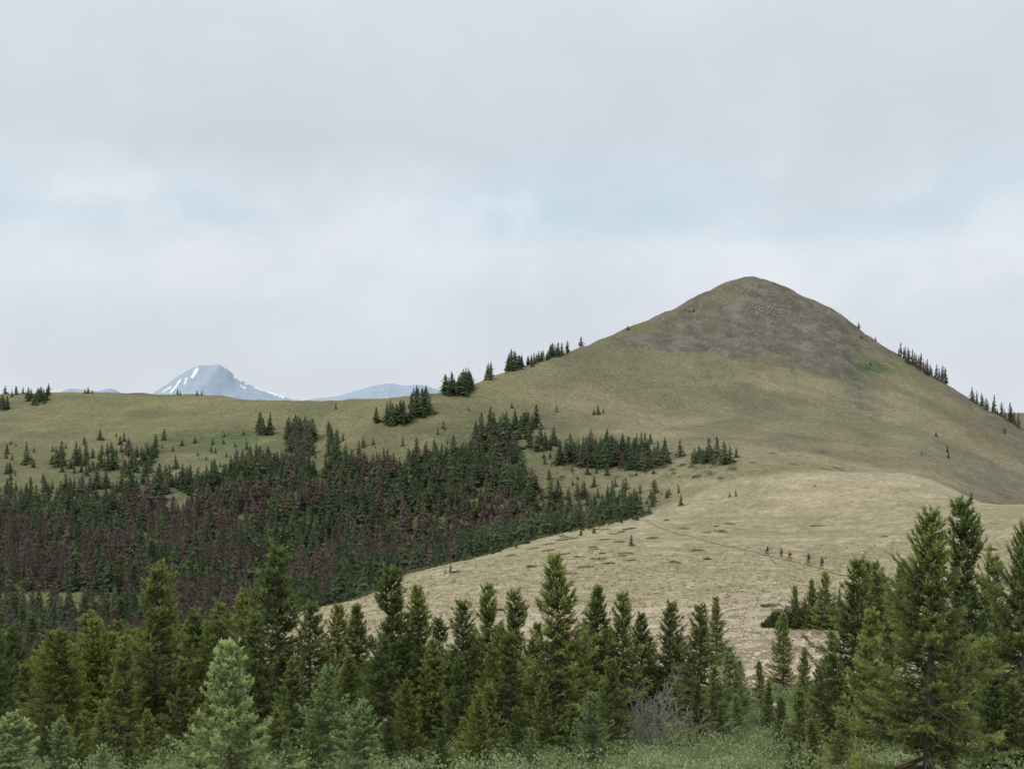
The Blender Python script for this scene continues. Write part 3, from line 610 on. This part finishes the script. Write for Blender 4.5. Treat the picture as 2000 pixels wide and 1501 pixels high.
def skin_obj(name,chains,mat,sub=1):
    V=[];E=[];R=[];roots=[]
    for ch in chains:
        base=len(V); roots.append(base)
        for p,r_ in ch["v"]: V.append(p);R.append(r_)
        E+= [(a+base,b+base) for a,b in ch["e"]]
    me=bpy.data.meshes.new(name); me.from_pydata(V,E,[]); ob=bpy.data.objects.new(name+"_tmp",me); link(ob)
    ob.modifiers.new("s",'SKIN'); sm=ob.modifiers.new("u",'SUBSURF'); sm.levels=sub; sm.render_levels=sub
    for i,r_ in enumerate(R):
        sv=me.skin_vertices[0].data[i]; sv.radius=(r_,r_); sv.use_root=(i in roots)
    bpy.context.view_layer.update()
    nm=bpy.data.meshes.new_from_object(ob.evaluated_get(bpy.context.evaluated_depsgraph_get())); nm.name=name
    bpy.data.objects.remove(ob); nm.materials.clear(); nm.materials.append(mat)
    for p in nm.polygons: p.use_smooth=True
    return nm
body=dict(v=[((.25,0,1.05),.14),((.34,0,1.20),.125),((.46,0,1.36),.15),((.54,0,1.49),.065),((.58,0,1.56),.06),((.61,0,1.66),.095),((.61,0,1.73),.08),
 ((.50,.17,1.43),.065),((.66,.33,1.24),.045),((.83,.31,1.09),.032),
 ((.50,-.17,1.43),.065),((.66,-.33,1.24),.045),((.83,-.31,1.09),.032),
 ((.29,.09,1.0),.095),((.66,.14,.82),.06),((.56,.13,.42),.042),((.67,.13,.365),.035),
 ((.29,-.09,1.0),.095),((.50,-.14,.65),.06),((.22,-.13,.43),.042),((.33,-.13,.365),.035)],
 e=[(0,1),(1,2),(2,3),(3,4),(4,5),(5,6),(2,7),(7,8),(8,9),(2,10),(10,11),(11,12),(0,13),(13,14),(14,15),(15,16),(0,17),(17,18),(18,19),(19,20)])
hands=[]
for s in (1,-1):
    hands.append(dict(v=[((.82,.31*s,1.095),.028),((.85,.315*s,1.095),.030)],e=[(0,1)]))
    for k in range(4):
        yk=(.285+.02*k)*s; l=[1,1.08,1.04,.85][k]
        hands.append(dict(v=[((.85,yk,1.10),.010),((.85+.035*l,yk,1.095),.0095),((.85+.04*l,yk,1.065),.009),((.85+.012,yk,1.045),.008)],e=[(0,1),(1,2),(2,3)]))
    hands.append(dict(v=[((.84,.275*s,1.09),.011),((.86,.262*s,1.07),.010),((.875,.27*s,1.052),.009)],e=[(0,1),(1,2)]))
face=[dict(v=[((.69,0,1.665),.012),((.722,0,1.65),.011)],e=[(0,1)]),dict(v=[((.61,.09,1.665),.012),((.60,.108,1.675),.010)],e=[(0,1)]),dict(v=[((.61,-.09,1.665),.012),((.60,-.108,1.675),.010)],e=[(0,1)])]
body_me=skin_obj("person",[body]+hands+face,M_skin,1)
def cloth(cut,grow,name,mat):
    vs=[];es=[];mp={}
    for i in cut: mp[i]=len(vs); vs.append((body["v"][i][0],body["v"][i][1]+grow))
    for a,b in body["e"]:
        if a in mp and b in mp: es.append((mp[a],mp[b]))
    return skin_obj(name,[dict(v=vs,e=es)],mat,1)
shorts=[simple("shorts_fabric",(.03,.03,.035),.9),simple("shorts_fabric",(.06,.06,.07),.9)]
shirts=[("white and pink",(.70,.48,.50)),("grey",(.20,.20,.22)),("bright orange",(.80,.18,.03)),("dark teal",(.02,.07,.09)),("rust red",(.40,.09,.04))]
helm=[("white",(.8,.8,.8)),("black",(.03,.03,.03)),("red",(.6,.05,.03)),("black",(.03,.03,.03)),("black",(.03,.03,.03))]
packs=[(.03,.03,.04),(.35,.06,.04),(.65,.14,.03),(.03,.04,.04),(.05,.05,.05)]
def dome(name,mat):
    bm=bmesh.new(); bmesh.ops.create_uvsphere(bm,u_segments=20,v_segments=12,radius=1)
    for v in bm.verts:
        v.co=Vector((v.co.x*.145,v.co.y*.115,max(v.co.z,-.12)*.115))
        if v.co.x>.10: v.co.z-=.01
        v.co+=Vector((.605,0,1.715))
    me=bpy.data.meshes.new(name); bm.to_mesh(me); bm.free(); me.materials.append(mat)
    for p in me.polygons: p.use_smooth=True
    return me
def pack(mat):
    bm=bmesh.new(); bmesh.ops.create_cube(bm,size=1)
    bmesh.ops.subdivide_edges(bm,edges=bm.edges[:],cuts=2,use_grid_fill=True)
    for v in bm.verts:
        q=v.co.copy(); rnd=1-.25*(abs(q.x)*2)**2*(abs(q.z)*2)**2
        v.co=Matrix.Rotation(.55,4,'Y')@Vector((q.x*.17*rnd,q.y*.28*rnd*(1-.2*q.z),q.z*.42)); v.co+=Vector((.25,0,1.38))
    me=bpy.data.meshes.new("backpack"); bm.to_mesh(me); bm.free(); me.materials.append(mat)
    for p in me.polygons: p.use_smooth=True
    return me
eyes=tubes_mesh("eyes",[([(.690,.035,1.69),(.702,.035,1.69)],.012),([(.690,-.035,1.69),(.702,-.035,1.69)],.012)],M_hair)
hair=tubes_mesh("hair",[([(.53,0,1.60),(.52,0,1.68),(.56,0,1.74)],[.05,.08,.07])],M_hair)
for i,(u,v) in enumerate([(1501,1084),(1527,1090),(1546,1095),(1575,1103),(1607,1111)]):
    D0=range_for(u,v,60); x,y=XY(u,D0); j=int(np.argmin((cx-x)**2+(cy-y)**2)); x,y=cx[j],cy[j]
    hd=math.atan2(cy[j+1]-cy[j],cx[j+1]-cx[j])
    x2,y2=x+math.cos(hd)*1.15,y+math.sin(hd)*1.15; z1=H1(x,y)+.09; z2=H1(x2,y2)+.09; pit=-math.atan2(z2-z1,1.15)
    b=link(bpy.data.objects.new("mountain_bike",None)); b.location=(x,y,z1); b.rotation_euler=(0,pit,hd)
    b["label"]="dark mountain bike ridden along the dirt trail"; b["category"]="bicycle"; b["group"]="mountain bikes on the trail"
    for nm,me in bike_me.items():
        q=link(bpy.data.objects.new(nm,me)); q.parent=b
    for wx in (0,1.15):
        wl=link(bpy.data.objects.new("wheel",None)); wl.parent=b; wl.location=(wx,0,.363)
        for nm,me in (("tyre",tyre),("rim",rim)):
            q=link(bpy.data.objects.new(nm,me)); q.parent=wl
    p=link(bpy.data.objects.new("person",body_me)); p.location=b.location; p.rotation_euler=b.rotation_euler
    cn,cc=shirts[i]; hn,hc=helm[i]
    p["label"]=f"cyclist in {cn} top and {hn} helmet riding the trail"; p["category"]="person"; p["group"]="mountain bikers on the trail"
    ms=simple("shirt_fabric",cc,.9); mh=simple("helmet_shell",hc,.4); mp_=simple("backpack_fabric",packs[i],.9)
    for nm,me in (("shirt",cloth([0,1,2,7,8,10,11],.018,"shirt",ms)),("shorts",cloth([0,13,14,17,18],.022,"shorts",shorts[i%2])),("helmet",dome("helmet",mh)),("backpack",pack(mp_)),("eyes",eyes),("hair",hair)):
        q=link(bpy.data.objects.new(nm,me)); q.parent=p
# ------------------------------------------------------------ sky and light
wd_=bpy.data.worlds.new("World"); scene.world=wd_; wd_.use_nodes=True; nt=wd_.node_tree; N=nt.nodes; L=nt.links; N.clear()
out=N.new("ShaderNodeOutputWorld"); bg1=N.new("ShaderNodeBackground"); bg2=N.new("ShaderNodeBackground"); ms=N.new("ShaderNodeMixShader")
sk=N.new("ShaderNodeTexSky"); sk.sky_type='NISHITA'; sk.sun_disc=False; sk.sun_elevation=math.radians(46); sk.sun_rotation=math.radians(-125)
L.new(sk.outputs[0],bg1.inputs[0]); bg1.inputs[1].default_value=.10
tc=N.new("ShaderNodeTexCoord"); sp=N.new("ShaderNodeSeparateXYZ"); L.new(tc.outputs["Generated"],sp.inputs[0])
def cloudnoise(scl,loc,scale,det,dist=0.4,rough=.5):
    mp=N.new("ShaderNodeMapping"); mp.inputs["Scale"].default_value=scl; mp.inputs["Location"].default_value=loc; L.new(tc.outputs["Generated"],mp.inputs[0])
    n=N.new("ShaderNodeTexNoise"); n.inputs["Scale"].default_value=scale; n.inputs["Detail"].default_value=det; n.inputs["Roughness"].default_value=rough; n.inputs["Distortion"].default_value=dist; L.new(mp.outputs[0],n.inputs["Vector"]); return n
def mrange(src,a,b,c_,d,smooth=True):
    m=N.new("ShaderNodeMapRange"); m.interpolation_type='SMOOTHSTEP' if smooth else 'LINEAR'
    for k_,v_ in (("From Min",a),("From Max",b),("To Min",c_),("To Max",d)): m.inputs[k_].default_value=v_
    L.new(src,m.inputs["Value"]); return m
n1=cloudnoise((3,3,4),(.4,.2,.1),2.0,7,.2,.5)
ma=N.new("ShaderNodeMath"); ma.operation='MULTIPLY_ADD'; ma.inputs[1].default_value=.20; L.new(n1.outputs["Fac"],ma.inputs[0])
mb=N.new("ShaderNodeMath"); mb.operation='ADD'; mb.inputs[1].default_value=-.10; L.new(sp.outputs["Z"],mb.inputs[0]); L.new(mb.outputs[0],ma.inputs[2])
cr=N.new("ShaderNodeValToRGB"); L.new(ma.outputs[0],cr.inputs[0]); el=cr.color_ramp.elements
stops=[(0.0,(.73,.78,.86)),(.05,(.69,.73,.80)),(.10,(.70,.745,.81)),(.150,(.76,.81,.865)),(.185,(.685,.755,.815)),(.23,(.645,.70,.76)),(.30,(.665,.715,.77)),(.38,(.70,.755,.81)),(1.0,(.78,.80,.84))]
el[0].position=0; el[0].color=(*stops[0][1],1); el[1].position=1; el[1].color=(*stops[-1][1],1)
for p_,c_ in stops[1:-1]:
    e=el.new(p_); e.color=(*c_,1)
n3=cloudnoise((2.6,2.6,6),(1.7,.3,.35),1.8,6,.2,.5)
bm_=mrange(n3.outputs["Fac"],.40,.62,0,.8); e1=mrange(sp.outputs["Z"],.13,.175,0,1); e2=mrange(sp.outputs["Z"],.17,.26,1,0)
k1=N.new("ShaderNodeMath"); k1.operation='MULTIPLY'; L.new(e1.outputs[0],k1.inputs[0]); L.new(e2.outputs[0],k1.inputs[1])
k2=N.new("ShaderNodeMath"); k2.operation='MULTIPLY'; L.new(k1.outputs[0],k2.inputs[0]); L.new(bm_.outputs[0],k2.inputs[1])
bl=N.new("ShaderNodeMix"); bl.data_type='RGBA'; L.new(k2.outputs[0],bl.inputs[0]); L.new(cr.outputs[0],bl.inputs[6]); bl.inputs[7].default_value=(.58,.71,.82,1)
n4=cloudnoise((4,4,6),(.9,2.3,.7),1.8,8,.3,.55)
wm=mrange(n4.outputs["Fac"],.46,.72,0,.65); e3=mrange(sp.outputs["Z"],.06,.13,.1,1); e4=mrange(sp.outputs["Z"],.17,.24,1,.1)
k3=N.new("ShaderNodeMath"); k3.operation='MULTIPLY'; L.new(e3.outputs[0],k3.inputs[0]); L.new(e4.outputs[0],k3.inputs[1])
k4=N.new("ShaderNodeMath"); k4.operation='MULTIPLY'; L.new(k3.outputs[0],k4.inputs[0]); L.new(wm.outputs[0],k4.inputs[1])
wl_=N.new("ShaderNodeMix"); wl_.data_type='RGBA'; L.new(k4.outputs[0],wl_.inputs[0]); L.new(bl.outputs[2],wl_.inputs[6]); wl_.inputs[7].default_value=(.84,.87,.91,1)
n2=cloudnoise((3,3,4),(.1,.2,.5),2.2,7,.1)
mr=mrange(n2.outputs["Fac"],.3,.7,.96,1.04,False)
sc=N.new("ShaderNodeVectorMath"); sc.operation='SCALE'; L.new(wl_.outputs[2],sc.inputs[0]); L.new(mr.outputs[0],sc.inputs["Scale"])
L.new(sc.outputs[0],bg2.inputs[0]); bg2.inputs[1].default_value=1.0
ms.inputs[0].default_value=.95; L.new(bg1.outputs[0],ms.inputs[1]); L.new(bg2.outputs[0],ms.inputs[2]); L.new(ms.outputs[0],out.inputs[0])
sl=bpy.data.lights.new("sun",'SUN'); sl.energy=1.5; sl.angle=math.radians(10); sl.color=(1,.94,.83)
so=link(bpy.data.objects.new("sun",sl)); so.rotation_euler=Vector((-.70,-.50,.90)).to_track_quat('Z','Y').to_euler()
# ------------------------------------------------------------ camera
cd=bpy.data.cameras.new("camera"); cd.sensor_width=36; cd.lens=F/2000*36; cd.shift_y=.025; cd.clip_start=.1; cd.clip_end=120000
co=link(bpy.data.objects.new("camera",cd)); co.location=(0,0,0); co.rotation_euler=(math.radians(90),0,0); scene.camera=co
scene.view_settings.view_transform='Standard'; scene.view_settings.look='None'; scene.view_settings.exposure=0
